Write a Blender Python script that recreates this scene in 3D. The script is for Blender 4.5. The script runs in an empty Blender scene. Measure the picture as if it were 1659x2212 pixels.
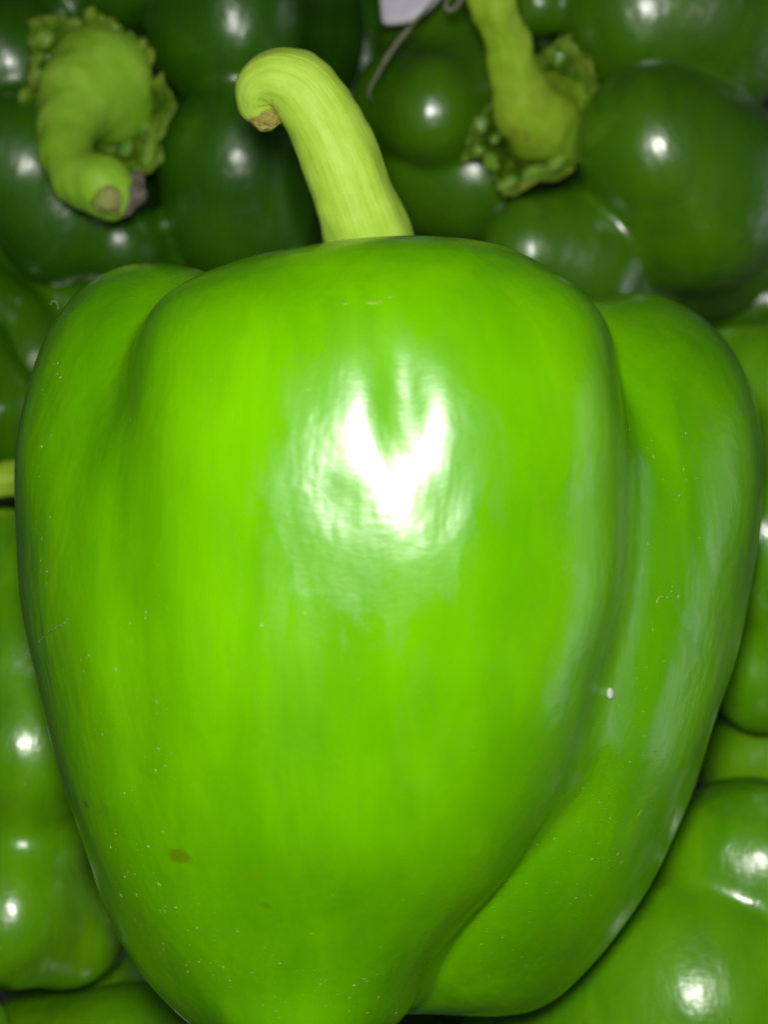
import bpy, math, random
import numpy as np
from mathutils import Vector, Matrix, noise as mnoise

# ------------------------------------------------------------------ camera, world, lamps
D = 17.0            # cm, lens to the plane of the front pepper's outline
PX = 178.0          # picture units per cm on that plane
BASE = 20.0         # cm, height of that plane above the tray floor
SC = bpy.context.scene
COL = SC.collection

cam_d = bpy.data.cameras.new("camera")
cam = bpy.data.objects.new("camera", cam_d)
COL.objects.link(cam)
cam.location = (0, 0, (BASE + D) * 0.01)
cam.rotation_euler = (0, 0, 0)
cam_d.sensor_fit = 'VERTICAL'
cam_d.sensor_height = 24
cam_d.lens = 24 * D / (2212 / PX)
cam_d.clip_start = 0.005
cam_d.clip_end = 20
cam_d.dof.use_dof = True
cam_d.dof.focus_distance = (D - 1.2) * 0.01
cam_d.dof.aperture_fstop = 13.0
SC.camera = cam

SC.view_settings.view_transform = 'Standard'
SC.view_settings.look = 'None'
SC.view_settings.exposure = 0
SC.view_settings.gamma = 1
SC.view_settings.use_curve_mapping = False

W = bpy.data.worlds.new("World")
SC.world = W
W.use_nodes = True
W.node_tree.nodes["Background"].inputs[0].default_value = (0.75, 0.8, 0.85, 1)
W.node_tree.nodes["Background"].inputs[1].default_value = 0.012


def area(name, loc, target, size, size_y, power, color):
    d = bpy.data.lights.new(name, 'AREA')
    d.shape = 'RECTANGLE' if size_y else 'DISK'
    d.size = size
    if size_y:
        d.size_y = size_y
    d.energy = power
    d.color = color
    o = bpy.data.objects.new(name, d)
    COL.objects.link(o)
    o.location = loc
    v = Vector(target) - Vector(loc)
    o.rotation_euler = v.to_track_quat('-Z', 'Y').to_euler()
    return o


# the phone's flash beside the lens
area("phone_flash", (-0.003, 0.015, 0.3705), (0, 0, 0.2), 0.019, 0, 0.272, (1.0, 0.98, 0.93))
# daylight of the room coming in from the right
area("room_daylight", (0.80, -0.07, 0.12), (0, 0, 0.19), 0.75, 0.30, 0.75, (0.86, 0.90, 1.0))
# ceiling lamp over the heap
area("ceiling_lamp", (-0.12, 0.30, 1.25), (0, 0, 0.2), 0.20, 0.34, 0.30, (0.95, 1.0, 0.95))


# ------------------------------------------------------------------ helpers
def s_at(z):
    return PX * D / (D - z)


def P(px, py, z):
    """point of the heap (cm, z up from the front pepper's middle) seen at a picture position"""
    s = s_at(z)
    return np.array([(px - 829.5) / s, (1106 - py) / s, z])


def catmull(pts, n=8, closed=True):
    p = np.array(pts, float)
    N = len(p)
    out = []
    rng = N if closed else N - 1
    for i in range(rng):
        if closed:
            a, b, c, d = p[(i - 1) % N], p[i], p[(i + 1) % N], p[(i + 2) % N]
        else:
            a, b, c, d = p[max(i - 1, 0)], p[i], p[i + 1], p[min(i + 2, N - 1)]
        for k in range(n):
            t = k / n
            out.append(0.5 * ((2 * b) + (-a + c) * t + (2 * a - 5 * b + 4 * c - d) * t * t + (-a + 3 * b - 3 * c + d) * t ** 3))
    if not closed:
        out.append(p[-1])
    return np.array(out)


def smin(a, b, k):
    h = np.maximum(k - np.abs(a - b), 0) / k
    return np.minimum(a, b) - h * h * k * 0.25


def surface_nets(f, org, h):
    """numpy surface nets: field f, origin and cell size -> vertices, quads"""
    s = f < 0
    nx, ny, nz = f.shape
    c = np.zeros((nx - 1, ny - 1, nz - 1), np.uint8)
    offs = [(i, j, k) for i in (0, 1) for j in (0, 1) for k in (0, 1)]
    for i, j, k in offs:
        c += s[i:nx - 1 + i, j:ny - 1 + j, k:nz - 1 + k]
    act = (c > 0) & (c < 8)
    idx = np.argwhere(act)
    num = -np.ones(act.shape, np.int64)
    num[act] = np.arange(len(idx))
    acc = np.zeros((len(idx), 3))
    cnt = np.zeros(len(idx))
    I, J, K = idx.T
    for o in offs:
        for ax in range(3):
            if o[ax]:
                continue
            q = list(o)
            q[ax] = 1
            v0 = f[I + o[0], J + o[1], K + o[2]]
            v1 = f[I + q[0], J + q[1], K + q[2]]
            m = (v0 < 0) != (v1 < 0)
            t = v0[m] / (v0[m] - v1[m])
            p = np.zeros((m.sum(), 3)) + np.array(o, float)
            p[:, ax] += t
            acc[m] += p
            cnt[m] += 1
    V = (acc / cnt[:, None] + idx) * h + org
    Q = []
    for ax in range(3):
        a = [slice(1, -1)] * 3
        b = [slice(1, -1)] * 3
        a[ax] = slice(0, -1)
        b[ax] = slice(1, None)
        sa, sb = s[tuple(a)], s[tuple(b)]
        u, v = (ax + 1) % 3, (ax + 2) % 3
        for flip in (0, 1):
            e = np.argwhere((~sa & sb) if flip else (sa & ~sb))
            if not len(e):
                continue
            e = e + 1
            e[:, ax] -= 1
            d = np.zeros((4, 3), int)
            d[0, u] = -1; d[0, v] = -1
            d[1, v] = -1
            d[3, u] = -1
            q = np.stack([num[tuple((e + d[k]).T)] for k in range(4)], 1)
            Q.append(q[:, ::-1] if flip else q)
    return V, np.concatenate(Q)


def tidy(f, V, org, h, n=2):
    """pull vertices on to the zero level of the sampled field"""
    def samp(g, X):
        X = (X - org) / h
        i = np.clip(np.floor(X).astype(int), 0, np.array(g.shape) - 2)
        t = X - i
        r = 0
        for a in (0, 1):
            for b in (0, 1):
                for c in (0, 1):
                    w = (t[:, 0] if a else 1 - t[:, 0]) * (t[:, 1] if b else 1 - t[:, 1]) * (t[:, 2] if c else 1 - t[:, 2])
                    r = r + w * g[i[:, 0] + a, i[:, 1] + b, i[:, 2] + c]
        return r
    for _ in range(n):
        v = samp(f, V)
        g = np.stack([(samp(f, V + d) - samp(f, V - d)) / (2 * h) for d in np.eye(3) * h], 1)
        step = v[:, None] * g / np.maximum((g * g).sum(1), 0.05)[:, None]
        V = V - np.clip(step, -h, h)
    return V


def grid(lo, hi, h):
    ax = [np.arange(lo[i], hi[i] + h, h, dtype=np.float32) for i in range(3)]
    return np.array(lo, float), np.meshgrid(*ax, indexing='ij', sparse=True)


def uneven(G, amp, wave, seed):
    r = np.random.RandomState(seed)
    X, Y, Z = G
    f = 0
    for i in range(9):
        d = r.normal(size=3)
        d[1] *= 0.6
        d *= 2 * math.pi / (wave * r.uniform(0.6, 1.6)) / np.linalg.norm(d)
        f = f + np.sin(X * d[0] + Y * d[1] + Z * d[2] + r.uniform(0, 6.3))
    return (f * amp / 3).astype(np.float32)


def chain_sdf(G, pts, kk=0.35):
    """rounded cones along a spine; pts rows x, y, z, r in cm"""
    X, Y, Z = G
    best = None
    if len(pts) == 1:
        p = pts[0]
        return np.sqrt((X - p[0]) ** 2 + (Y - p[1]) ** 2 + (Z - p[2]) ** 2) - p[3]
    for a, b in zip(pts[:-1], pts[1:]):
        d = b[:3] - a[:3]
        L = max(float(d @ d), 1e-6)
        t = np.clip(((X - a[0]) * d[0] + (Y - a[1]) * d[1] + (Z - a[2]) * d[2]) / L, 0, 1)
        e = np.sqrt((X - a[0] - t * d[0]) ** 2 + (Y - a[1] - t * d[1]) ** 2 + (Z - a[2] - t * d[2]) ** 2) - (a[3] + t * (b[3] - a[3]))
        best = e if best is None else smin(best, e, kk * min(a[3], b[3]))
    return best.astype(np.float32)


def poly_dist(px, py, poly):
    """signed distance to a closed polygon, positive inside"""
    d = np.full(px.shape, 1e9)
    ins = np.zeros(px.shape, bool)
    for a, b in zip(poly, np.roll(poly, -1, 0)):
        e = b - a
        t = np.clip(((px - a[0]) * e[0] + (py - a[1]) * e[1]) / max(e @ e, 1e-9), 0, 1)
        d = np.minimum(d, (px - a[0] - t * e[0]) ** 2 + (py - a[1] - t * e[1]) ** 2)
        c = ((a[1] > py) != (b[1] > py))
        xi = a[0] + (py - a[1]) * e[0] / (e[1] if abs(e[1]) > 1e-9 else 1e-9)
        ins ^= c & (px < xi)
    return np.where(ins, 1, -1) * np.sqrt(d)


def pillow(G, outline, zc, kf, kb, tilt=(0, 0), flat=1.0):
    """a plump lobe with a given outline: membrane inflated over it, fuller front kf, back kb"""
    X, Y, Z = G
    h = 0.1
    xs = np.arange(float(X.min()) - .1, float(X.max()) + .2, h)
    ys = np.arange(float(Y.min()) - .1, float(Y.max()) + .2, h)
    gx, gy = np.meshgrid(xs, ys, indexing='ij')
    s = s_at(zc)
    poly = catmull([((x - 829.5) / s, (1106 - y) / s) for x, y in outline], 6)
    d = poly_dist(gx, gy, poly)
    ins = d > 0
    U = np.zeros(d.shape)
    for st in range(2200):
        A = np.zeros_like(U)
        A[1:-1, 1:-1] = (U[2:, 1:-1] + U[:-2, 1:-1] + U[1:-1, 2:] + U[1:-1, :-2]) / 4 + h * h
        U = np.where(ins, U + 1.0 * (A - U), 0)
    ok = d > 1.6 * h
    w = np.where(ok, U / np.maximum(d, 1e-6), 0)
    m = ok.astype(float)
    w2, m2 = w.copy(), m.copy()
    for st in range(60):
        def bl(a):
            b = a.copy()
            b[1:-1, 1:-1] = (a[1:-1, 1:-1] * 4 + a[2:, 1:-1] + a[:-2, 1:-1] + a[1:-1, 2:] + a[1:-1, :-2]) / 8
            return b
        nw, nm = bl(w2), bl(m2)
        val = np.where(nm > 1e-12, nw / np.maximum(nm, 1e-12), 0)
        w2 = np.where(ok, w, val)
        m2 = np.where(ok, 1, (nm > 1e-9).astype(float))
    w2 = np.where(w2 <= 0, np.median(w2[w2 > 0]), w2)
    U = np.where(d > 1.6 * h, U, d * w2)
    for st in range(3):
        U[1:-1, 1:-1] = (U[1:-1, 1:-1] * 4 + U[2:, 1:-1] + U[:-2, 1:-1] + U[1:-1, 2:] + U[1:-1, :-2]) / 8
    if flat != 1.0:
        t = U / U.max()
        U = U.max() * np.where(t > 0, 1 - np.maximum(1 - t, 0) ** flat, flat * t)
    # bilinear on to the volume's x, y
    fx = (X[:, 0, 0] - xs[0]) / h
    fy = (Y[0, :, 0] - ys[0]) / h
    ix = np.clip(np.floor(fx).astype(int), 0, len(xs) - 2)
    iy = np.clip(np.floor(fy).astype(int), 0, len(ys) - 2)
    tx = (fx - ix)[:, None]
    ty = (fy - iy)[None, :]

    def up(a):
        return (a[ix][:, iy] * (1 - tx) * (1 - ty) + a[ix + 1][:, iy] * tx * (1 - ty) + a[ix][:, iy + 1] * (1 - tx) * ty + a[ix + 1][:, iy + 1] * tx * ty)
    gu = np.gradient(U, h)
    Uu = up(U)[:, :, None].astype(np.float32)
    G2 = up(gu[0] ** 2 + gu[1] ** 2)[:, :, None].astype(np.float32)
    zz = Z - (zc + tilt[0] * X + tilt[1] * Y)
    k = np.where(zz > 0, kf, kb).astype(np.float32)
    F = (zz / k) ** 2 - Uu
    um = float(U.max())
    g = np.sqrt(G2 + (2 * zz / (k * k)) ** 2 + 0.35 * um)
    return (F / g).astype(np.float32)


def mat_link(o, m):
    o.data.materials.append(m)


def mesh_obj(name, V, F, mat, parent=None, loc=None, smooth=True, uv=None):
    """V in heap cm; the object's origin goes to loc (heap cm)"""
    loc = np.array(loc if loc is not None else (parent['_o'] if parent is not None and '_o' in parent else (0, 0, 0)), float)
    me = bpy.data.meshes.new(name)
    V = (np.asarray(V, float) - loc) * 0.01
    if isinstance(F, np.ndarray):
        n, k = F.shape
        me.vertices.add(len(V))
        me.vertices.foreach_set('co', V.ravel())
        me.loops.add(n * k)
        me.loops.foreach_set('vertex_index', F.ravel().astype(np.int32))
        me.polygons.add(n)
        me.polygons.foreach_set('loop_start', np.arange(0, n * k, k, dtype=np.int32))
        me.update(calc_edges=True)
    else:
        me.from_pydata([tuple(v) for v in V], [], F)
    me.validate()
    if uv is not None:
        l = me.uv_layers.new(name='UVMap')
        li = np.empty(len(me.loops), np.int32)
        me.loops.foreach_get('vertex_index', li)
        l.data.foreach_set('uv', np.asarray(uv, float)[li].ravel())
    if smooth:
        me.polygons.foreach_set('use_smooth', [True] * len(me.polygons))
    me.materials.append(mat)
    o = bpy.data.objects.new(name, me)
    COL.objects.link(o)
    if parent is not None:
        o.parent = parent
    else:
        o.location = (loc[0] * .01, loc[1] * .01, (loc[2] + BASE) * .01)
    return o


def thing(name, loc, label, cat, group=None):
    o = bpy.data.objects.new(name, None)
    COL.objects.link(o)
    o.empty_display_size = 0.01
    o.location = (loc[0] * .01, loc[1] * .01, (loc[2] + BASE) * .01)
    o['_o'] = [float(v) for v in loc]
    o['label'] = label
    o['category'] = cat
    if group:
        o['group'] = group
    return o


def tag(o, label, cat, group=None):
    o['label'] = label
    o['category'] = cat
    if group:
        o['group'] = group
    return o


def nz(p, s, seed=0.0):
    return mnoise.noise(Vector((p[0] * s + seed, p[1] * s - seed * 1.7, p[2] * s + seed * 0.6)))


# ------------------------------------------------------------------ materials
def new_mat(name):
    m = bpy.data.materials.new(name)
    m.use_nodes = True
    nt = m.node_tree
    return m, nt, nt.nodes['Principled BSDF']


class N:
    """small node-building helper"""
    def __init__(s, nt):
        s.nt = nt

    def add(s, t, **kw):
        n = s.nt.nodes.new(t)
        for k, v in kw.items():
            setattr(n, k, v)
        return n

    def put(s, sock, v):
        if hasattr(v, 'is_output'):
            s.nt.links.new(v, sock)
        else:
            sock.default_value = v

    def math(s, op, a, b=0.0, c=None, clamp=False):
        n = s.add('ShaderNodeMath', operation=op)
        n.use_clamp = clamp
        s.put(n.inputs[0], a)
        s.put(n.inputs[1], b)
        if c is not None:
            s.put(n.inputs[2], c)
        return n.outputs[0]

    def mix(s, f, a, b, mode='MIX'):
        n = s.add('ShaderNodeMix', data_type='RGBA', blend_type=mode)
        s.put(n.inputs[0], f)
        s.put(n.inputs[6], a)
        s.put(n.inputs[7], b)
        return n.outputs[2]

    def noise(s, vec, scale, detail=3, rough=0.5, dist=0.0):
        n = s.add('ShaderNodeTexNoise')
        s.put(n.inputs['Vector'], vec)
        n.inputs['Scale'].default_value = scale
        n.inputs['Detail'].default_value = detail
        n.inputs['Roughness'].default_value = rough
        n.inputs['Distortion'].default_value = dist
        return n.outputs['Fac']

    def mapping(s, vec, scale, rot=(0, 0, 0), loc=(0, 0, 0)):
        n = s.add('ShaderNodeMapping')
        s.put(n.inputs[0], vec)
        n.inputs['Scale'].default_value = scale
        n.inputs['Rotation'].default_value = rot
        n.inputs['Location'].default_value = loc
        return n.outputs[0]

    def ramp(s, f, lo, hi, a=0.0, b=1.0):
        n = s.add('ShaderNodeMapRange')
        n.interpolation_type = 'SMOOTHSTEP'
        s.put(n.inputs[0], f)
        n.inputs[1].default_value = lo
        n.inputs[2].default_value = hi
        n.inputs[3].default_value = a
        n.inputs[4].default_value = b
        return n.outputs[0]

    def voro(s, vec, scale, rnd=1.0):
        n = s.add('ShaderNodeTexVoronoi')
        s.put(n.inputs['Vector'], vec)
        n.inputs['Scale'].default_value = scale
        n.inputs['Randomness'].default_value = rnd
        return n


def skin_mat(name, deep, light, rot, spots=(), sss=0.10, rough=0.28, coat=0.6, streak=1.0, bump=1.0, cr0=0.155, patch=None):
    """waxy pepper skin: long streaks along the fruit, pale pores, orange-peel relief"""
    m, nt, b = new_mat(name)
    n = N(nt)
    tc = n.add('ShaderNodeTexCoord').outputs['Object']
    cm = n.mapping(tc, (100, 100, 100))
    al = n.mapping(cm, (1, 0.17, 1), rot)
    big = n.noise(cm, 0.45, 2, 0.5)
    st = n.noise(al, 1.35, 3, 0.5, 0.5)
    fine = n.noise(al, 5.5, 3, 0.6, 0.3)
    f = n.math('ADD', n.math('MULTIPLY', n.ramp(st, 0.32, 0.7), 0.50 * streak), n.math('MULTIPLY', n.ramp(big, 0.3, 0.7), 0.5))
    f = n.math('ADD', f, n.math('MULTIPLY', n.math('SUBTRACT', fine, 0.5), 0.3 * streak), clamp=True)
    col = n.mix(f, (*deep, 1), (*light, 1))
    # pale pores, sparse
    v1 = n.voro(cm, 4.2)
    dot = n.ramp(v1.outputs['Distance'], 0.02, 0.085, 1, 0)
    rare = n.ramp(n.add('ShaderNodeSeparateColor').outputs[0], 0.55, 0.6)
    sp = nt.nodes[-2] if False else None
    sc = n.add('ShaderNodeSeparateColor')
    nt.links.new(v1.outputs['Color'], sc.inputs[0])
    rare = n.ramp(sc.outputs[0], 0.55, 0.75)
    pore = n.math('MULTIPLY', dot, rare)
    col = n.mix(n.math('MULTIPLY', pore, 0.45), col, (min(light[0] * 1.9, .7), min(light[1] * 1.25, .85), light[2] + 0.03, 1))
    # faint brown bruises of given place and size (object space, cm)
    for (p, r, c, a) in spots:
        q = n.add('ShaderNodeVectorMath', operation='SUBTRACT')
        nt.links.new(cm, q.inputs[0])
        q.inputs[1].default_value = p
        wob = n.add('ShaderNodeVectorMath', operation='LENGTH')
        qq = n.mapping(q.outputs[0], (0.75, 1.25, 0.8), (0, 0, 0.5))
        nt.links.new(qq, wob.inputs[0])
        dd = n.math('ADD', wob.outputs['Value'], n.math('MULTIPLY', n.math('SUBTRACT', n.noise(cm, 9, 2), 0.5), r * 0.8))
        col = n.mix(n.ramp(dd, r * 0.45, r * 1.05, a, 0), col, (*c, 1))
    nt.links.new(col, b.inputs['Base Color'])
    # gloss: film of wax, smeared in places
    smear = n.noise(n.mapping(cm, (1.0, 0.4, 1.0), rot), 1.1, 4, 0.65, 0.8)
    r = n.math('ADD', rough, n.math('MULTIPLY', n.math('SUBTRACT', smear, 0.5), 0.25))
    nt.links.new(r, b.inputs['Roughness'])
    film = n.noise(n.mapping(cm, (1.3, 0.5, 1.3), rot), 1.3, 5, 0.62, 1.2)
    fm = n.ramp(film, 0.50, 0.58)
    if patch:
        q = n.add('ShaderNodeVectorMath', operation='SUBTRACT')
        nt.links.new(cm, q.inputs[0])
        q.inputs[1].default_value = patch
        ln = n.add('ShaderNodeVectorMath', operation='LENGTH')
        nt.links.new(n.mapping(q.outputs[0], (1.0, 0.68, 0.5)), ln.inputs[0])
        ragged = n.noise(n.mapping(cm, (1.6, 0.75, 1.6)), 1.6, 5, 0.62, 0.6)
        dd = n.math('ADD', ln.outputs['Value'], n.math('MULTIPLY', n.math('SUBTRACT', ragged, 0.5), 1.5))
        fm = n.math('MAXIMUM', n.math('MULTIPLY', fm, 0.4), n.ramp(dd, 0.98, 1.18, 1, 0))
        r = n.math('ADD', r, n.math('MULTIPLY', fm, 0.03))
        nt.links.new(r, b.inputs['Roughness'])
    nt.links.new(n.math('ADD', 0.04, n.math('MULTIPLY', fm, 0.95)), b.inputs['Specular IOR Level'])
    b.inputs['Coat Weight'].default_value = coat
    b.inputs['Coat IOR'].default_value = 1.75 if cr0 > 0.25 else 1.5
    cr = n.math('ADD', cr0, n.math('MULTIPLY', n.ramp(smear, 0.35, 0.7), 0.08))
    nt.links.new(cr, b.inputs['Coat Roughness'])
    b.inputs['Subsurface Weight'].default_value = sss
    b.inputs['Subsurface Radius'].default_value = (0.55, 1.0, 0.15)
    b.inputs['Subsurface Scale'].default_value = 0.004
    # relief
    lump = n.noise(n.mapping(cm, (1, 0.55, 1), rot), 1.5, 3, 0.55, 0.3)
    peel = n.noise(n.mapping(cm, (0.7, 1.6, 1.0), rot), 11, 3, 0.6, 0.5)
    micro = n.noise(al, 34, 2, 0.5)
    h = n.math('ADD', n.math('MULTIPLY', lump, 0.28), n.math('MULTIPLY', peel, 0.022))
    h = n.math('ADD', h, n.math('MULTIPLY', micro, 0.0015))
    h = n.math('ADD', h, n.math('MULTIPLY', pore, 0.05))
    bp = n.add('ShaderNodeBump')
    bp.inputs['Strength'].default_value = 1.0
    bp.inputs['Distance'].default_value = 0.0009 * bump
    nt.links.new(h, bp.inputs['Height'])
    nt.links.new(bp.outputs[0], b.inputs['Normal'])
    nt.links.new(bp.outputs[0], b.inputs['Coat Normal'])
    return m


def stem_mat(name, deep, light, brown, brown_amt=0.3):
    m, nt, b = new_mat(name)
    n = N(nt)
    uv = n.add('ShaderNodeTexCoord')
    cm = n.mapping(uv.outputs['Object'], (100, 100, 100))
    lu = n.mapping(uv.outputs['UV'], (1, 1, 1))
    st = n.noise(n.mapping(lu, (38, 4.0, 1)), 1.0, 3, 0.65, 0.3)
    fn = n.noise(n.mapping(lu, (75, 10, 1)), 1.0, 3, 0.6, 0.2)
    bl = n.noise(cm, 2.2, 3, 0.6)
    f = n.math('ADD', n.math('MULTIPLY', n.ramp(st, 0.25, 0.75), 0.42), n.math('MULTIPLY', n.ramp(bl, 0.3, 0.7), 0.3))
    f = n.math('ADD', f, n.math('MULTIPLY', n.math('SUBTRACT', fn, 0.35), 0.5), clamp=True)
    col = n.mix(f, (*deep, 1), (*light, 1))
    wear = n.noise(n.mapping(cm, (1, 0.5, 1)), 1.6, 5, 0.7, 0.6)
    col = n.mix(n.math('MULTIPLY', n.ramp(wear, 0.60, 0.72), brown_amt), col, (*brown, 1))
    nt.links.new(col, b.inputs['Base Color'])
    b.inputs['Roughness'].default_value = 0.52
    b.inputs['Specular IOR Level'].default_value = 0.35
    b.inputs['Subsurface Weight'].default_value = 0.2
    b.inputs['Subsurface Radius'].default_value = (0.8, 1.0, 0.2)
    b.inputs['Subsurface Scale'].default_value = 0.002
    h = n.math('ADD', n.math('MULTIPLY', st, 0.8), n.math('MULTIPLY', fn, 0.35))
    h = n.math('ADD', h, n.math('MULTIPLY', n.noise(cm, 22, 3, 0.6), 0.4))
    bp = n.add('ShaderNodeBump')
    bp.inputs['Distance'].default_value = 0.00013
    nt.links.new(h, bp.inputs['Height'])
    nt.links.new(bp.outputs[0], b.inputs['Normal'])
    return m


def rough_mat(name, c0, c1, scale, rough, bump=0.0004, spec=0.5, coat=0.0):
    m, nt, b = new_mat(name)
    n = N(nt)
    cm = n.mapping(n.add('ShaderNodeTexCoord').outputs['Object'], (100, 100, 100))
    f = n.ramp(n.noise(cm, scale, 5, 0.65, 0.4), 0.3, 0.7)
    nt.links.new(n.mix(f, (*c0, 1), (*c1, 1)), b.inputs['Base Color'])
    b.inputs['Roughness'].default_value = rough
    b.inputs['Specular IOR Level'].default_value = spec
    b.inputs['Coat Weight'].default_value = coat
    b.inputs['Coat Roughness'].default_value = 0.08
    bp = n.add('ShaderNodeBump')
    bp.inputs['Distance'].default_value = bump
    nt.links.new(n.noise(cm, scale * 3, 4, 0.6), bp.inputs['Height'])
    nt.links.new(bp.outputs[0], b.inputs['Normal'])
    return m


# ------------------------------------------------------------------ tray under the heap
M_TRAY = rough_mat('tray_plastic', (0.16, 0.17, 0.18), (0.22, 0.22, 0.24), 0.6, 0.45)
fl = 0.0


def box_vf(x0, x1, y0, y1, z0, z1):
    v = [(x0, y0, z0), (x1, y0, z0), (x1, y1, z0), (x0, y1, z0), (x0, y0, z1), (x1, y0, z1), (x1, y1, z1), (x0, y1, z1)]
    f = [(0, 3, 2, 1), (4, 5, 6, 7), (0, 1, 5, 4), (1, 2, 6, 5), (2, 3, 7, 6), (3, 0, 4, 7)]
    return v, f


v, f = box_vf(-60, 60, -60, 60, -20.5, -20)
floor = mesh_obj('floor', v, f, M_TRAY, smooth=False)
floor['kind'] = 'structure'

# ------------------------------------------------------------------ the front pepper
L_OUT = [(455, 592), (430, 576), (350, 560), (290, 560), (220, 580), (160, 626), (115, 690), (80, 770), (52, 860), (40, 960), (40, 1060), (47, 1160), (62, 1280),
         (86, 1420), (112, 1540), (146, 1660), (176, 1760), (206, 1870), (242, 1970), (292, 2060), (350, 2128), (410, 2168), (480, 2194), (560, 2212), (620, 2150),
         (740, 1950), (760, 1650), (760, 1300), (720, 1000), (600, 740)]
C_OUT = [(430, 606), (560, 556), (700, 528), (880, 516), (1000, 521), (1080, 536), (1150, 570), (1215, 610), (1270, 658), (1308, 715), (1328, 800), (1342, 950), (1345, 1150),
         (1322, 1380), (1280, 1560), (1205, 1730), (1120, 1870), (1020, 1995), (950, 2090), (915, 2150), (870, 2210), (790, 2270), (690, 2300), (600, 2275), (525, 2190),
         (430, 2050), (340, 1880), (290, 1680), (262, 1400), (255, 1100), (265, 900), (300, 740), (360, 650)]
R_OUT = [(1265, 657), (1310, 641), (1370, 633), (1430, 646), (1500, 682), (1560, 742), (1600, 822), (1628, 920), (1637, 1000), (1629, 1100), (1609, 1220), (1580, 1350),
         (1550, 1470), (1518, 1580), (1480, 1690), (1440, 1780), (1390, 1880), (1320, 1990), (1240, 2085), (1170, 2146), (1090, 2166), (1000, 2160), (925, 2135),
         (800, 2060), (730, 1900), (700, 1700), (690, 1500), (720, 1200), (800, 950), (1010, 730)]
B_OUT = [(300, 760), (560, 640), (800, 640), (1100, 640), (1400, 760), (1560, 1000), (1520, 1350), (1380, 1750), (1150, 2050), (850, 2180), (520, 2120), (280, 1850),
         (140, 1450), (120, 1050), (180, 860)]

L_OUT = [(829 + (x - 829) * 0.982, y + 2) for x, y in L_OUT]
L_OUT = [(x + 42 * min(max((y - 1350) / 700, 0), 1) * (x < 620), y - 22 * min(max((y - 1900) / 250, 0), 1)) for x, y in L_OUT]
B_OUT = [(x + 50 * (y > 1400 and x < 600), y) for x, y in B_OUT]
R_OUT = [(829 + (x - 829) * 0.988, 1106 + (y - 1106) * 0.995) for x, y in R_OUT]
C_OUT = [(x, 1106 + (y - 1106) * (0.968 if y < 1106 else 0.99)) for x, y in C_OUT]
h = 0.06
org, G = grid((-5.2, -7.4, -4.6), (5.2, 4.2, 4.4), h)
fC = pillow(G, C_OUT, 0.85, 0.82, 1.15, tilt=(0.018, 0.112), flat=1.4)
fL = pillow(G, L_OUT, -0.65, 1.12, 0.8, tilt=(0, -0.09))
fR = pillow(G, R_OUT, -1.85, 1.08, 0.5)
fB = pillow(G, B_OUT, -1.0, 0.6, 0.95)
# shallow hollows and folds of the middle lobe
X, Y, Z = G


def dent(px, py, z, rx, ry, amt, ang=0.0):
    c = P(px, py, z)
    ca, sa = math.cos(ang), math.sin(ang)
    dx, dy = X - c[0], Y - c[1]
    u = (dx * ca + dy * sa) / rx
    w = (-dx * sa + dy * ca) / ry
    return (amt * np.exp(-(u * u + w * w)) * (Z > 0)).astype(np.float32)


fC = fC + dent(865, 850, 3.2, 0.25, 0.60, 0.085, 0.10) + dent(315, 1650, 1.6, 0.38, 1.7, 0.09) + dent(640, 1180, 3.2, 0.5, 0.5, 0.02) + dent(735, 1090, 3.2, 0.26, 0.26, 0.022) + dent(965, 1100, 3.2, 0.24, 0.28, 0.020) + dent(690, 830, 3.2, 0.3, 0.25, 0.012) - dent(630, 2265, 2.0, 0.95, 0.5, 0.40)
fC = fC + dent(300, 1000, 2.0, 0.5, 2.2, 0.05)
def ramp01(y, a, b):
    t = np.clip((y - a) / (b - a), 0, 1)
    return t * t * (3 - 2 * t)


f = smin(fC, fL, 0.14 + 1.0 * ramp01(Y, 2.2, -0.6))
f = smin(f, fR, 0.06 + 0.44 * ramp01(Y, 1.9, 0.4) * ramp01(Y, -4.4, -2.6))
f = smin(f, fB, 0.5)
f = f + uneven(G, 0.022, 2.6, 5)
V, Q = surface_nets(f, org, h)
V = tidy(f, V, org, h)
MAIN_V = V
mp = np.stack([829.5 + V[:, 0] * s_at(V[:, 2]), 1106 - V[:, 1] * s_at(V[:, 2])], 1)


def on_main(px, py):
    d = (mp[:, 0] - px) ** 2 + (mp[:, 1] - py) ** 2
    near = np.argsort(d)[:60]
    return MAIN_V[near[np.argmax(MAIN_V[near, 2])]]


main_o = np.array([0.0, -0.6, -3.5])


def loc_main(px, py):
    return tuple((on_main(px, py) - main_o).tolist())


SPOTS = [(loc_main(366, 1855), 0.13, (0.13, 0.17, 0.002), 0.6), (loc_main(530, 1905), 0.12, (0.17, 0.30, 0.002), 0.25),
         (loc_main(557, 1973), 0.06, (0.16, 0.22, 0.004), 0.45), (loc_main(172, 1742), 0.07, (0.14, 0.12, 0.03), 0.7),
         (loc_main(1190, 1100), 0.06, (0.2, 0.30, 0.01), 0.2)]
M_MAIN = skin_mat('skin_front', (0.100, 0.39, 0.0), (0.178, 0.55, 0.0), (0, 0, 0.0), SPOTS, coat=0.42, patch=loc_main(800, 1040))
M_MID = skin_mat('skin_mid_green', (0.095, 0.35, 0.0005), (0.20, 0.53, 0.0), (0, 0, 1.2), coat=1.0, cr0=0.28, bump=1.7)
M_MID2 = skin_mat('skin_mid_green_upright', (0.10, 0.36, 0.0005), (0.21, 0.53, 0.0), (0, 0, -0.5), coat=1.0, cr0=0.28, bump=1.7)
M_DARK = skin_mat('skin_deep_green', (0.050, 0.185, 0.002), (0.105, 0.30, 0.0005), (0, 0, 0.4), coat=1.0, cr0=0.30, bump=1.8)
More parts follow.
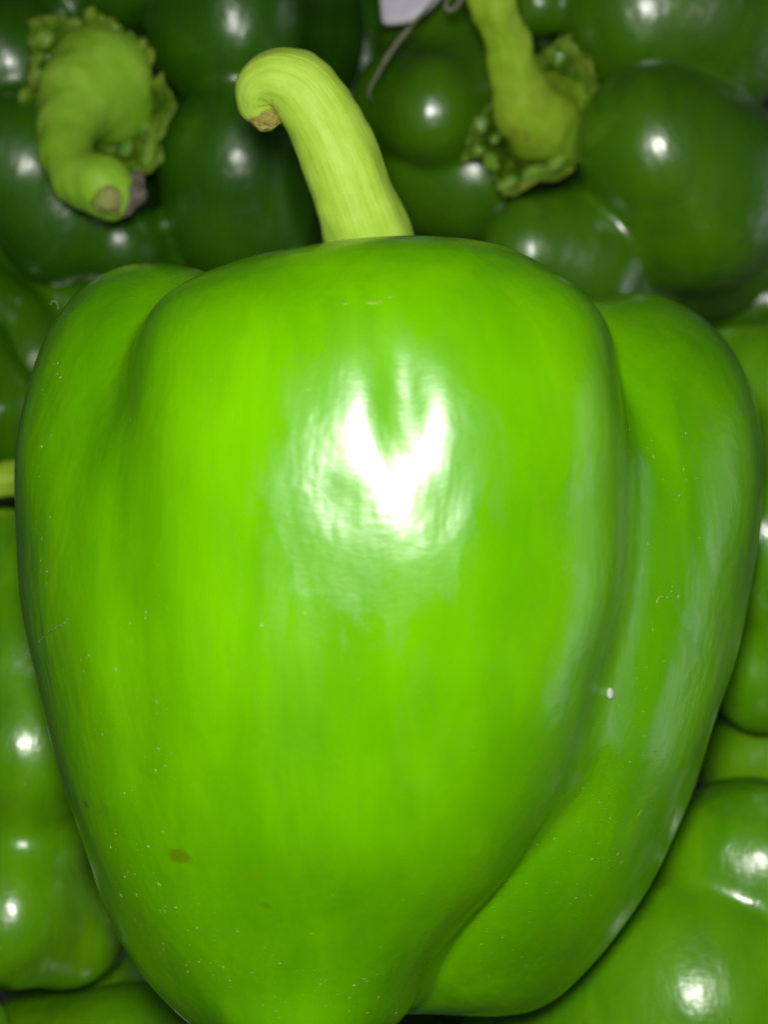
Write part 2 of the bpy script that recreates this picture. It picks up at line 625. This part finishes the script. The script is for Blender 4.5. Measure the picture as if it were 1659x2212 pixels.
M_DEEP = skin_mat('skin_dark_green', (0.022, 0.115, 0.002), (0.055, 0.20, 0.001), (0, 0, 0.2), coat=1.0, cr0=0.30, bump=1.8)
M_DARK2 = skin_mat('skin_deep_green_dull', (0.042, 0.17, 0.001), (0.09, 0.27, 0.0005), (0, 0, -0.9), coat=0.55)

front = thing('bell_pepper', main_o, 'large bright green bell pepper in front on top of the heap, hooked stem upward', 'bell pepper', 'green bell peppers in a heap')
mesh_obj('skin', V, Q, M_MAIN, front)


def tube(pts, seg=28, sub=8, rib=0.0, ribs=6, seed=0.0, flat=1.0, cap=True, rough=0.0):
    """tapering stalk along x,y,z,r rows; returns V, F, UV"""
    c = catmull(pts, sub, closed=False)
    pos, rad = c[:, :3], c[:, 3]
    T = np.gradient(pos, axis=0)
    T /= np.linalg.norm(T, axis=1)[:, None]
    nrm = np.array([0, 0, 1.0])
    V, UV, F = [], [], []
    run = 0.0
    for i in range(len(pos)):
        nrm = nrm - T[i] * (nrm @ T[i])
        nrm /= np.linalg.norm(nrm)
        bi = np.cross(T[i], nrm)
        if i:
            run += np.linalg.norm(pos[i] - pos[i - 1])
        for k in range(seg + 1):
            a = 2 * math.pi * k / seg
            rr = rad[i] * (1 + rib * math.cos(ribs * a + 0.25 * run + seed))
            d = nrm * math.cos(a) * flat + bi * math.sin(a)
            p = pos[i] + d * rr
            if rough:
                p = p + d * rough * (nz(p, 2.0, seed) + 0.5 * nz(p, 5.0, seed))
            V.append(p)
            UV.append((k / seg, run * 0.25))
    w = seg + 1
    for i in range(len(pos) - 1):
        for k in range(seg):
            F.append((i * w + k, (i + 1) * w + k, (i + 1) * w + k + 1, i * w + k + 1))
    if cap:
        for e, off in ((0, 0), (len(pos) - 1, (len(pos) - 1) * w)):
            ci = len(V)
            V.append(pos[e] + T[e] * (rad[e] * (0.25 if e else -0.25)))
            UV.append((0.5, run * 0.25 * (e > 0)))
            for k in range(seg):
                F.append((off + k, off + k + 1, ci) if e else (off + k + 1, off + k, ci))
    return V, F, UV


def TP(rows):
    """rows px, py, z, r(px) -> cm"""
    return [(*P(a, b, c), d / s_at(c)) for a, b, c, d in rows]


M_STEM = stem_mat('stem_front', (0.40, 0.70, 0.03), (0.66, 0.90, 0.15), (0.30, 0.24, 0.03), 0.12)
M_STEM2 = stem_mat('stem_back', (0.27, 0.62, 0.012), (0.50, 0.84, 0.09), (0.25, 0.17, 0.03), 0.5)
M_STEM3 = stem_mat('stem_yellowing', (0.30, 0.62, 0.01), (0.60, 0.80, 0.07), (0.34, 0.26, 0.05), 0.6)
M_CUT = rough_mat('stem_cut_brown', (0.50, 0.34, 0.08), (0.56, 0.62, 0.12), 6, 0.75, 0.0012)
M_CUT2 = rough_mat('stem_cut_tan', (0.30, 0.55, 0.03), (0.46, 0.42, 0.16), 2.2, 0.7, 0.0012)
M_CUTG = rough_mat('stem_cut_grey', (0.26, 0.22, 0.15), (0.46, 0.40, 0.32), 5, 0.8, 0.002)
M_CAL = rough_mat('calyx_green', (0.05, 0.20, 0.004), (0.30, 0.48, 0.03), 2.6, 0.16, 0.0012, 0.6, 0.6)
M_CALE = rough_mat('calyx_edge', (0.13, 0.36, 0.015), (0.40, 0.52, 0.06), 2.6, 0.3, 0.001)

v, f, uv = tube(TP([(830, 640, -1.1, 118), (806, 560, -0.8, 104), (790, 500, -0.55, 95), (765, 430, -0.35, 89), (735, 345, -0.2, 85), (697, 262, -0.1, 82), (650, 195, 0.0, 77),
                    (600, 172, 0.02, 66), (562, 188, -0.05, 55), (556, 222, -0.15, 46), (570, 248, -0.2, 34), (582, 262, -0.22, 22)]),
                seg=56, rib=0.012, ribs=7, seed=1.0, rough=0.03)
st = mesh_obj('stem', v, f, M_STEM, front, uv=uv)
v, f, uv = tube(TP([(566, 240, -0.18, 36), (578, 256, -0.16, 34), (588, 268, -0.16, 27), (594, 276, -0.17, 12)]), seg=24, rib=0.05, ribs=5, rough=0.06)
mesh_obj('cut_end', v, f, M_CUT, st, loc=main_o)


def calyx(rim, cz, z0, z1, seed, center, lump=0.16):
    """fleshy crimped collar: rim outline in the picture, centre low, edge curled up"""
    rimc = catmull(rim, 10)
    nA, nR = len(rimc), 12
    V, F = [], []
    c0 = P(*center, z0)
    for i, (x, y) in enumerate(rimc):
        for j in range(nR):
            t = j / (nR - 1)
            z = z0 + (z1 - z0) * t ** 1.3
            e = P(x, y, z1)
            p = c0 + (e - c0) * (0.12 + 0.88 * t)
            p[2] = z
            ruff = math.sin(i * 0.9 + seed) * 0.5 + math.sin(i * 0.37 + 2 * seed)
            p[2] += lump * (ruff * 0.45 * t + 1.1 * nz(p, 2.6, seed) + 0.6 * nz(p, 6.0, seed))
            p[:2] += lump * 0.5 * nz(p, 3.0, seed + 5)
            V.append(p)
    n0 = len(V)
    for i in range(nA):
        for j in range(nR):
            V.append(V[i * nR + j] - np.array([0, 0, 0.10]))
    for i in range(nA):
        k = (i + 1) % nA
        for j in range(nR - 1):
            F.append((i * nR + j, i * nR + j + 1, k * nR + j + 1, k * nR + j)[::-1])
            F.append(tuple(n0 + q for q in (i * nR + j, i * nR + j + 1, k * nR + j + 1, k * nR + j)))
        a, b = i * nR + nR - 1, k * nR + nR - 1
        F.append((a, b, n0 + b, n0 + a))
    return V, F


def calyx_part(parent, rim, z0, z1, seed, center, lump, beads):
    v, f = calyx(rim, 0, z0, z1, seed, center, lump)
    o = mesh_obj('calyx', v, f, M_CAL, parent)
    o.data.materials.append(M_CALE)
    nR = 12
    for p in o.data.polygons:
        q = [i % nR for i in p.vertices]
        p.material_index = 1 if min(q) >= nR - 3 else 0
    for k, (x, y, r, e, a) in enumerate(beads):
        s = s_at(z1)
        near = min(v, key=lambda w: (829.5 + w[0] * s - x) ** 2 + (1106 - w[1] * s - y) ** 2 - w[2] * 300)
        c0 = P(x, y, near[2] + 0.03)
        R = r / s
        V, F = [], []
        for i in range(9):
            th = math.pi * i / 8
            for j in range(12):
                ph = 2 * math.pi * j / 12
                u, w, t = math.sin(th) * math.cos(ph) * e, math.sin(th) * math.sin(ph), math.cos(th)
                d = np.array([u * math.cos(a) - w * math.sin(a), u * math.sin(a) + w * math.cos(a), t])
                q = c0 + d * R
                V.append(q + d * R * 0.35 * nz(q, 6, k))
        for i in range(8):
            for j in range(12):
                F.append((i * 12 + j, (i + 1) * 12 + j, (i + 1) * 12 + (j + 1) % 12, i * 12 + (j + 1) % 12))
        mesh_obj('fold', V, F, M_FOLD, o, loc=parent['_o'])
    return o


M_FOLD = rough_mat('calyx_fold', (0.14, 0.42, 0.01), (0.40, 0.66, 0.06), 3.5, 0.14, 0.0012, 0.8, 1.0)
v, f = calyx([(700, 560), (800, 545), (900, 555), (960, 600), (930, 660), (830, 690), (720, 670), (670, 610)], 0, -1.15, -0.85, 2.0, (820, 610), 0.05)
v = np.array(v)
mesh_obj('calyx', v, f, M_CAL, front)

# dust grains on the skin (far too many to count), and pale grit
rng = random.Random(7)


def surf_frame(px, py, S=None):
    S = MAIN_V if S is None else S
    q = mp if S is MAIN_V else np.stack([829.5 + S[:, 0] * s_at(S[:, 2]), 1106 - S[:, 1] * s_at(S[:, 2])], 1)
    cand = np.argsort((q[:, 0] - px) ** 2 + (q[:, 1] - py) ** 2)[:60]
    p = S[cand[np.argmax(S[cand, 2])]]
    d = ((S - p) ** 2).sum(1)
    near = S[np.argsort(d)[:24]]
    c = near - near.mean(0)
    n_ = np.linalg.svd(c, full_matrices=False)[2][2]
    cam_p = np.array([0, 0, D])
    if n_ @ (cam_p - p) < 0:
        n_ = -n_
    return near.mean(0), n_


ico_v = [(0, 0, 1), (1, 0, 0), (0, 1, 0), (-1, 0, 0), (0, -1, 0), (0, 0, -1)]
ico_f = [(0, 1, 2), (0, 2, 3), (0, 3, 4), (0, 4, 1), (5, 2, 1), (5, 3, 2), (5, 4, 3), (5, 1, 4)]


def specks(regions, rmin, rmax):
    V, F = [], []
    for (poly, cnt) in regions:
        poly = np.array(poly, float)
        lo, hi = poly.min(0), poly.max(0)
        got = tries = 0
        while got < cnt and tries < cnt * 30:
            tries += 1
            x, y = rng.uniform(lo[0], hi[0]), rng.uniform(lo[1], hi[1])
            if poly_dist(np.array([x]), np.array([y]), poly)[0] < 0:
                continue
            got += 1
            p, n_ = surf_frame(x, y)
            r = rmin + (rmax - rmin) * rng.random() ** 4
            ax = np.array([rng.gauss(0, 1) for _ in range(3)])
            ax -= n_ * (ax @ n_)
            ax /= np.linalg.norm(ax)
            bx = np.cross(n_, ax)
            e = rng.uniform(1, 2.2)
            b0 = len(V)
            for q in ico_v:
                V.append(p + n_ * 0.3 * r + (ax * q[0] * e + bx * q[1] + n_ * q[2] * 0.6) * r * rng.uniform(.8, 1.2))
            F += [tuple(b0 + k for k in t) for t in ico_f]
    return V, F


M_DUST = rough_mat('dust', (0.32, 0.50, 0.08), (0.50, 0.60, 0.28), 8, 0.6)
v, f = specks([([(210, 1780), (420, 1950), (620, 2100), (900, 2120), (860, 2200), (560, 2200), (330, 2090), (230, 1950)], 150),
               ([(940, 2080), (1100, 1950), (1300, 1650), (1500, 1500), (1400, 1820), (1200, 2090), (1000, 2150)], 150),
               ([(1380, 1150), (1600, 1100), (1520, 1550), (1330, 1700)], 60),
               ([(60, 850), (130, 690), (160, 700), (100, 900), (90, 1300), (60, 1250)], 45),
               ([(120, 1300), (330, 1200), (400, 1800), (250, 1850)], 50),
               ([(1360, 700), (1560, 850), (1500, 1300), (1390, 1200)], 35)], 0.0035, 0.016)
ds = mesh_obj('dust_specks', v, f, M_DUST, front, smooth=False)
ds['kind'] = 'stuff'


def pale_sliver(parent, pxs, r, S=None, mat=None):
    rows = []
    for i, (x, y) in enumerate(pxs):
        p, n_ = surf_frame(x, y, S)
        rows.append((*(p - n_ * r * 0.45), r * (0.35 if i in (0, len(pxs) - 1) else 1)))
    v, f, uv = tube(rows, seg=8, sub=6, rough=r * 0.5)
    return mesh_obj('scar_glint', v, f, mat or M_SCAR_GLINT, parent, uv=uv)


M_STREAK = rough_mat('bright_streak', (0.22, 0.36, 0.16), (0.34, 0.46, 0.26), 6, 0.35, 0.0006, 0.5, 0.4)
M_SCAR_GLINT = rough_mat('scar_glint', (0.24, 0.52, 0.01), (0.36, 0.62, 0.06), 6, 0.3, 0.0006, 0.5, 0.4)
pale_sliver(front, [(733, 634), (745, 640), (757, 643)], 0.022)
pale_sliver(front, [(775, 641), (795, 642), (812, 637), (830, 628)], 0.020)
pale_sliver(front, [(840, 630), (850, 627), (860, 625)], 0.016)
pale_sliver(front, [(1448, 1322), (1440, 1308), (1446, 1292), (1462, 1288), (1472, 1300)], 0.014)
pale_sliver(front, [(1420, 1285), (1425, 1296)], 0.014)
pale_sliver(front, [(1395, 1775), (1400, 1765), (1404, 1752)], 0.014)


# ------------------------------------------------------------------ the peppers of the heap
SKINS = {}


def pepper(lobes, mat, label, k=0.35, h=0.11, body=None):
    """lobes: list of spines of px, py, z, r(px)"""
    rows = [np.array(TP(l)) for l in lobes]
    allp = np.concatenate(rows)
    lo = (allp[:, :3] - allp[:, 3:] - 0.5).min(0)
    hi = (allp[:, :3] + allp[:, 3:] + 0.5).max(0)
    org, G = grid(lo, hi, h)
    f = None
    for r in rows:
        d = chain_sdf(G, r)
        f = d if f is None else smin(f, d, k)
    f = f + uneven(G, 0.085, 3.4, len(SKINS) + 3)
    V, Q = surface_nets(f, org, h)
    V = tidy(f, V, org, h)
    o = np.array([allp[:, 0].mean(), allp[:, 1].mean(), lo[2] + 0.5])
    t = thing('bell_pepper', o, label, 'bell pepper', 'green bell peppers in a heap')
    mesh_obj('skin', V, Q, mat, t)
    SKINS[t.name] = V
    return t


# top left: seen from above, curled stem in its middle
pa = pepper([[(490, 60, -7.6, 185), (560, 60, -9.5, 215), (480, 140, -13, 150)],
             [(500, 345, -7.6, 168), (520, 460, -8.3, 165), (450, 440, -12, 160)],
             [(50, 350, -7.0, 150), (130, 470, -7.6, 130), (160, 430, -12, 150)],
             [(272, 530, -7.8, 100), (300, 600, -8.6, 110), (280, 520, -12, 130)],
             [(20, 130, -7.6, 130), (60, 60, -9.0, 150), (130, 120, -12, 140)],
             [(240, -60, -8.3, 130), (250, 20, -12, 140)],
             [(230, 250, -10.2, 190), (250, 260, -13, 180)]],
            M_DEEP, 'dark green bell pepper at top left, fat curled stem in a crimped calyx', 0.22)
calyx_part(pa, [(75, 45), (130, 30), (205, 35), (262, 62), (312, 95), (335, 150), (378, 205), (352, 280), (345, 350), (285, 385), (200, 350), (110, 330), (62, 240), (55, 120)],
           -7.9, -6.35, 3.3, (205, 215), 0.32,
           [(95, 85, 20, 1.3, 0.4), (160, 90, 17, 1.6, 1.2), (88, 165, 13, 1.3, 1.5), (80, 125, 12, 1.2, 1.0), (75, 230, 15, 1.8, 1.5), (262, 98, 17, 1.8, -0.4), (300, 140, 15, 2.0, -1.1),
            (318, 215, 12, 2.4, -1.4), (310, 275, 14, 1.4, 0.9), (275, 320, 15, 1.3, 1.1), (320, 325, 17, 2.0, 1.3), (240, 60, 12, 2.2, 0.0)])


def blob(rows, h=0.07, k=0.25, seed=0.0, amp=0.0):
    r = np.array(TP(rows))
    lo = (r[:, :3] - r[:, 3:] - 0.3).min(0)
    hi = (r[:, :3] + r[:, 3:] + 0.3).max(0)
    org, G = grid(lo, hi, h)
    f = chain_sdf(G, r, 0.8)
    V, Q = surface_nets(f, org, h)
    V = tidy(f, V, org, h)
    if amp:
        c = V.mean(0)
        for i in range(len(V)):
            d = V[i] - c
            d /= np.linalg.norm(d)
            V[i] += d * amp * (nz(V[i], 1.7, seed) + 0.5 * nz(V[i], 4.5, seed))
    uv = np.stack([np.arctan2(V[:, 1], V[:, 0]) * 0.3, V[:, 1] * 0.1], 1)
    return V, Q, uv


v, f, uv = blob([(235, 225, -6.9, 85), (215, 175, -6.6, 102), (165, 215, -6.1, 76), (142, 275, -5.7, 56), (140, 335, -5.3, 50), (170, 388, -5.0, 52), (222, 402, -4.8, 56), (244, 425, -4.8, 50)], seed=2.0, amp=0.05, h=0.06)
st = mesh_obj('stem', v, f, M_STEM2, pa, uv=uv)
v, f, uv = blob([(202, 402, -4.57, 24), (230, 428, -4.55, 30), (250, 446, -4.7, 20)], h=0.05, seed=8.0, amp=0.09)
mesh_obj('cut_end', v, f, M_CUT2, st, loc=pa['_o'])
v, f, uv = blob([(262, 455, -4.75, 22), (288, 420, -4.7, 22), (300, 385, -4.8, 20), (308, 368, -4.85, 12)], h=0.05, seed=4.0, amp=0.14)
mesh_obj('dried_flap', v, f, M_CUTG, st, loc=pa['_o'])

# top right: long stem leaving the frame
pb = pepper([[(880, 220, -8.6, 125), (935, 235, -7.9, 105), (1000, 220, -8.6, 110), (940, 90, -9.5, 120), (1000, 220, -12, 110)],
             [(950, 350, -9.6, 160), (1020, 370, -9.4, 150), (1060, 400, -12, 120)],
             [(1150, 545, -7.2, 125), (1240, 560, -7.6, 140), (1300, 640, -8.8, 150), (1220, 520, -12, 150)],
             [(1412, 300, -6.6, 175), (1500, 410, -7.7, 215), (1500, 480, -9.5, 200), (1450, 400, -12, 200)],
             [(1400, 40, -8.4, 190), (1530, 40, -8.6, 200), (1450, 60, -12, 200)],
             [(1165, 10, -8.2, 62), (1160, -90, -9, 80), (1180, 60, -11, 100)],
             [(1160, 290, -10.6, 190), (1180, 300, -13, 180)]],
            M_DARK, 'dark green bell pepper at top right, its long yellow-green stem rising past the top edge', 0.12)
calyx_part(pb, [(1232, 78), (1292, 142), (1276, 240), (1236, 372), (1165, 388), (1098, 424), (1052, 368), (1008, 330), (1025, 265), (1080, 200), (1130, 130), (1180, 110)],
           -8.5, -6.7, 5.1, (1150, 270), 0.30,
           [(1208, 118, 15, 2.0, 1.4), (1190, 165, 14, 1.2, 0.0), (1222, 170, 17, 1.5, 1.2), (1252, 190, 17, 1.8, 1.2), (1260, 240, 13, 2.0, 1.4), (1235, 290, 14, 1.6, 1.0), (1205, 345, 16, 2.0, 0.8),
            (1150, 372, 14, 1.8, 0.5), (1100, 395, 15, 2.0, 0.5), (1062, 350, 16, 1.4, -0.9), (1035, 322, 15, 1.3, -0.5), (1040, 270, 13, 1.6, 1.5), (1068, 300, 12, 1.2, 0.5)])
v, f, uv = tube(TP([(1185, 262, -7.6, 100), (1168, 262, -6.9, 86), (1140, 235, -6.4, 72), (1112, 170, -6.0, 56), (1092, 90, -5.6, 50), (1068, 10, -5.2, 50), (1048, -80, -4.9, 52)]),
                seg=36, rib=0.03, ribs=5, seed=2.0, rough=0.07)
mesh_obj('stem', v, f, M_STEM3, pb, uv=uv)

pale_sliver(pa, [(597, 396), (606, 372), (613, 345)], 0.03, SKINS[pa.name], M_STREAK)  # pale-coloured sliver standing in for a glint on this lobe
pale_sliver(pb, [(1282, 442), (1305, 475), (1325, 512)], 0.03, SKINS[pb.name], M_STREAK)  # pale streak beside the crease between two lobes
# between and behind those two
pepper([[(700, 60, -12, 190), (760, 260, -12.5, 170), (740, 480, -12, 160)], [(880, 60, -11.5, 150), (1000, 60, -12, 140)], [(640, 560, -11, 150), (820, 600, -11, 150)]],
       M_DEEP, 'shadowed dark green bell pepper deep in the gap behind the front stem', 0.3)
# left edge, above the short stem
pepper([[(-120, 440, -8.6, 90), (20, 560, -8.6, 85), (190, 700, -8.8, 90)],
        [(-100, 600, -7.9, 100), (20, 700, -7.9, 85), (120, 830, -8.4, 90)],
        [(-90, 790, -6.8, 130), (-20, 880, -6.8, 110), (40, 990, -7.4, 100)],
        [(40, 780, -10.5, 200), (60, 950, -10.5, 160)]],
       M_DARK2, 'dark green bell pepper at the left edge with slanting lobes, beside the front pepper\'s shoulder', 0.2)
# lower left: two fat lobes, stem at left edge
pf = pepper([[(10, 1250, -5.6, 150), (50, 1450, -4.9, 150), (75, 1620, -4.3, 150), (90, 1720, -4.8, 130)],
             [(-60, 1960, -4.4, 150), (30, 1965, -4.2, 150), (150, 2010, -4.8, 130)],
             [(60, 1400, -7.5, 200), (80, 1900, -7.5, 200), (230, 2120, -8.2, 190)]],
            M_MID, 'green bell pepper at lower left with two fat shiny lobes and a short yellow stem', 0.65)
v, f, uv = tube(TP([(170, 1090, -6.6, 58), (110, 1050, -6.2, 46), (40, 1036, -5.9, 40), (-30, 1040, -5.7, 40), (-90, 1050, -5.6, 42)]), seg=28, rib=0.03, seed=3, rough=0.05)
mesh_obj('stem', v, f, M_STEM3, pf, uv=uv)
# bottom left
pepper([[(60, 2330, -5.6, 170), (300, 2300, -5.4, 165), (560, 2380, -5.6, 170)], [(200, 2400, -7, 200), (500, 2450, -7, 200)]],
       M_MID2, 'green bell pepper along the bottom edge under the front pepper\'s tip, mostly hidden', 0.4)
pepper([[(-75, 2240, -2.4, 95), (-100, 2400, -2.6, 150)]], M_MID2, 'sliver of a green bell pepper in the bottom left corner', 0.3)
# right edge
pepper([[(1590, 830, -5.4, 130), (1720, 850, -5.0, 150)],
        [(1640, 1010, -4.4, 120), (1655, 1165, -3.4, 150), (1690, 1260, -3.8, 140)],
        [(1650, 1450, -4.2, 130), (1760, 1440, -4.0, 160)],
        [(1600, 1640, -6.0, 95), (1740, 1630, -5.6, 105)],
        [(1660, 1100, -7.6, 190), (1640, 1500, -7.8, 170)]],
       M_MID2, 'green bell pepper at the right edge, four stacked lobes beside the front pepper', 0.45)
# lower right
pj = pepper([[(1490, 1880, -4.2, 160), (1620, 1880, -3.4, 190), (1760, 1920, -3.6, 200)],
        [(1200, 2330, -4.2, 230), (1380, 2200, -3.4, 235), (1530, 2130, -2.9, 235), (1700, 2190, -3.4, 230)],
        [(1550, 2080, -6.5, 260)]],
       M_MID, 'bright green bell pepper at lower right with a deep fold between two shiny lobes', 0.12)
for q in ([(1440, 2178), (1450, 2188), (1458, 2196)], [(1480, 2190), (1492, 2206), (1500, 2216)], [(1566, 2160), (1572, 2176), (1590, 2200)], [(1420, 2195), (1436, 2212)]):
    pale_sliver(pj, q, 0.03, SKINS[pj.name])  # scratches, with their glints put into the pale colour
# deep fill
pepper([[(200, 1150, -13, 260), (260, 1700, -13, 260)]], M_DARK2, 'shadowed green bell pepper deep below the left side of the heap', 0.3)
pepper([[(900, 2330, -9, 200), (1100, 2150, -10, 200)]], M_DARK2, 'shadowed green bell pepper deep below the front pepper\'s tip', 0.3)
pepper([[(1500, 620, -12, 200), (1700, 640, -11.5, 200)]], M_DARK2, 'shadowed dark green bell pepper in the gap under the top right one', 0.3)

# ------------------------------------------------------------------ small things
M_WHITE = rough_mat('white_plastic', (0.80, 0.77, 0.9), (0.9, 0.87, 0.97), 1.2, 0.5, 0.0003)
rim = catmull([(822, -70), (822, 20), (828, 46), (850, 52), (885, 50), (912, 38), (945, 12), (985, -40), (980, -120), (880, -140)], 6)
c = rim.mean(0)
V, F = [], []
for lay in (0, -0.12):
    for t in (0.0, 0.35, 0.7, 0.92, 1.0):
        for q in rim:
            p = c + (q - c) * t
            w = P(p[0], p[1], -6.9)
            w[2] += lay + (0.0 if t < 0.95 else -0.05) + 0.25 * math.sin(w[0] * 1.2)
            V.append(w)
n = len(rim)
for lay in (0, 1):
    for r in range(4):
        for k in range(n):
            a = lay * 5 * n + r * n
            qd = (a + k, a + (k + 1) % n, a + n + (k + 1) % n, a + n + k)
            F.append(qd if lay == 0 else qd[::-1])
for k in range(n):
    a, b = 4 * n, 9 * n
    F.append((a + k, a + (k + 1) % n, b + (k + 1) % n, b + k))
w = mesh_obj('plastic_scrap', V, F, M_WHITE, loc=P(880, -20, -6.9))
tag(w, 'pale lavender-white plastic scrap poking in at the top edge between the stems', 'plastic scrap')

M_FIB = rough_mat('dry_fibre', (0.20, 0.20, 0.12), (0.36, 0.36, 0.24), 4, 0.5)


def fibre(rows, label, cat='fibre', mat=M_FIB, flat=1.0, name='fibre', group=None):
    t = TP(rows)
    v, f, uv = tube(t, seg=8, sub=8, flat=flat)
    o = mesh_obj(name, v, f, mat, loc=t[0][:3], uv=uv)
    return tag(o, label, cat, group)


fibre([(960, -30, -5.6, 2), (915, 25, -5.6, 3), (880, 65, -5.6, 5), (845, 110, -5.7, 6), (818, 155, -5.8, 4.5), (800, 190, -5.9, 2.5), (797, 208, -5.9, 2), (806, 212, -5.9, 1.5)],
      'thin dry tendril hanging from the plastic scrap, curled at its lower tip', 'tendril', name='dry_tendril')
fibre([(1005, -30, -5.2, 6), (995, 0, -5.2, 6), (982, 18, -5.2, 6), (968, 20, -5.2, 6), (963, 8, -5.2, 5), (972, -8, -5.2, 4), (985, -20, -5.2, 3)],
      'pale curled tendril end beside the long stem at the top edge', 'tendril', name='dry_tendril')


def main_fibre(pxs, r, label, lift=0.02, mat=None):
    rows = []
    for i, (x, y) in enumerate(pxs):
        p, n_ = surf_frame(x, y)
        q = p + n_ * (r * 0.7)
        rows.append((*q, r * (0.6 if i in (0, len(pxs) - 1) else 1)))
    v, f, uv = tube(rows, seg=6, sub=6)
    o = mesh_obj('fibre', v, f, mat or M_FIB, loc=rows[0][:3], uv=uv)
    tag(o, label, 'fibre')


M_HAIR = rough_mat('pale_hair', (0.32, 0.46, 0.16), (0.4, 0.55, 0.25), 4, 0.5)
main_fibre([(72, 1388), (90, 1372), (105, 1365), (120, 1352), (129, 1340)], 0.008, 'short pale curved hair stuck on the left flank of the front pepper', mat=M_HAIR)
fibre([(70, 1392, 0.1, 2), (62, 1402, 0.0, 2), (55, 1412, -0.05, 1)], 'loose lower end of the pale hair on the left flank', mat=M_HAIR)
fibre([(125, 668, 0.2, 1.2), (122, 655, 0.25, 1.3), (113, 650, 0.25, 1.3), (108, 657, 0.2, 1)], 'tiny curled lint hair on the left shoulder of the front pepper')

# one white crumb on the right lobe
p, n_ = surf_frame(1331, 1501)
V, F, _ = [], [], 0
bm_r = 0.045
for i in range(9):
    th = math.pi * i / 8
    for k in range(12):
        a = 2 * math.pi * k / 12
        d = np.array([math.sin(th) * math.cos(a) * 0.8, math.sin(th) * math.sin(a) * 1.4, math.cos(th) * 0.7])
        q = p + n_ * 0.03 + d * bm_r
        q = q + d * 0.02 * nz(q, 9, 1)
        V.append(q)
for i in range(8):
    for k in range(12):
        F.append((i * 12 + k, (i + 1) * 12 + k, (i + 1) * 12 + (k + 1) % 12, i * 12 + (k + 1) % 12))
M_CRUMB = rough_mat('white_crumb', (0.7, 0.72, 0.7), (0.8, 0.8, 0.8), 12, 0.6)
o = mesh_obj('crumb', V, F, M_CRUMB, loc=p)
tag(o, 'white oval crumb stuck low in the crease of the front pepper', 'crumb')

for o in bpy.data.objects:
    if '_o' in o:
        del o['_o']
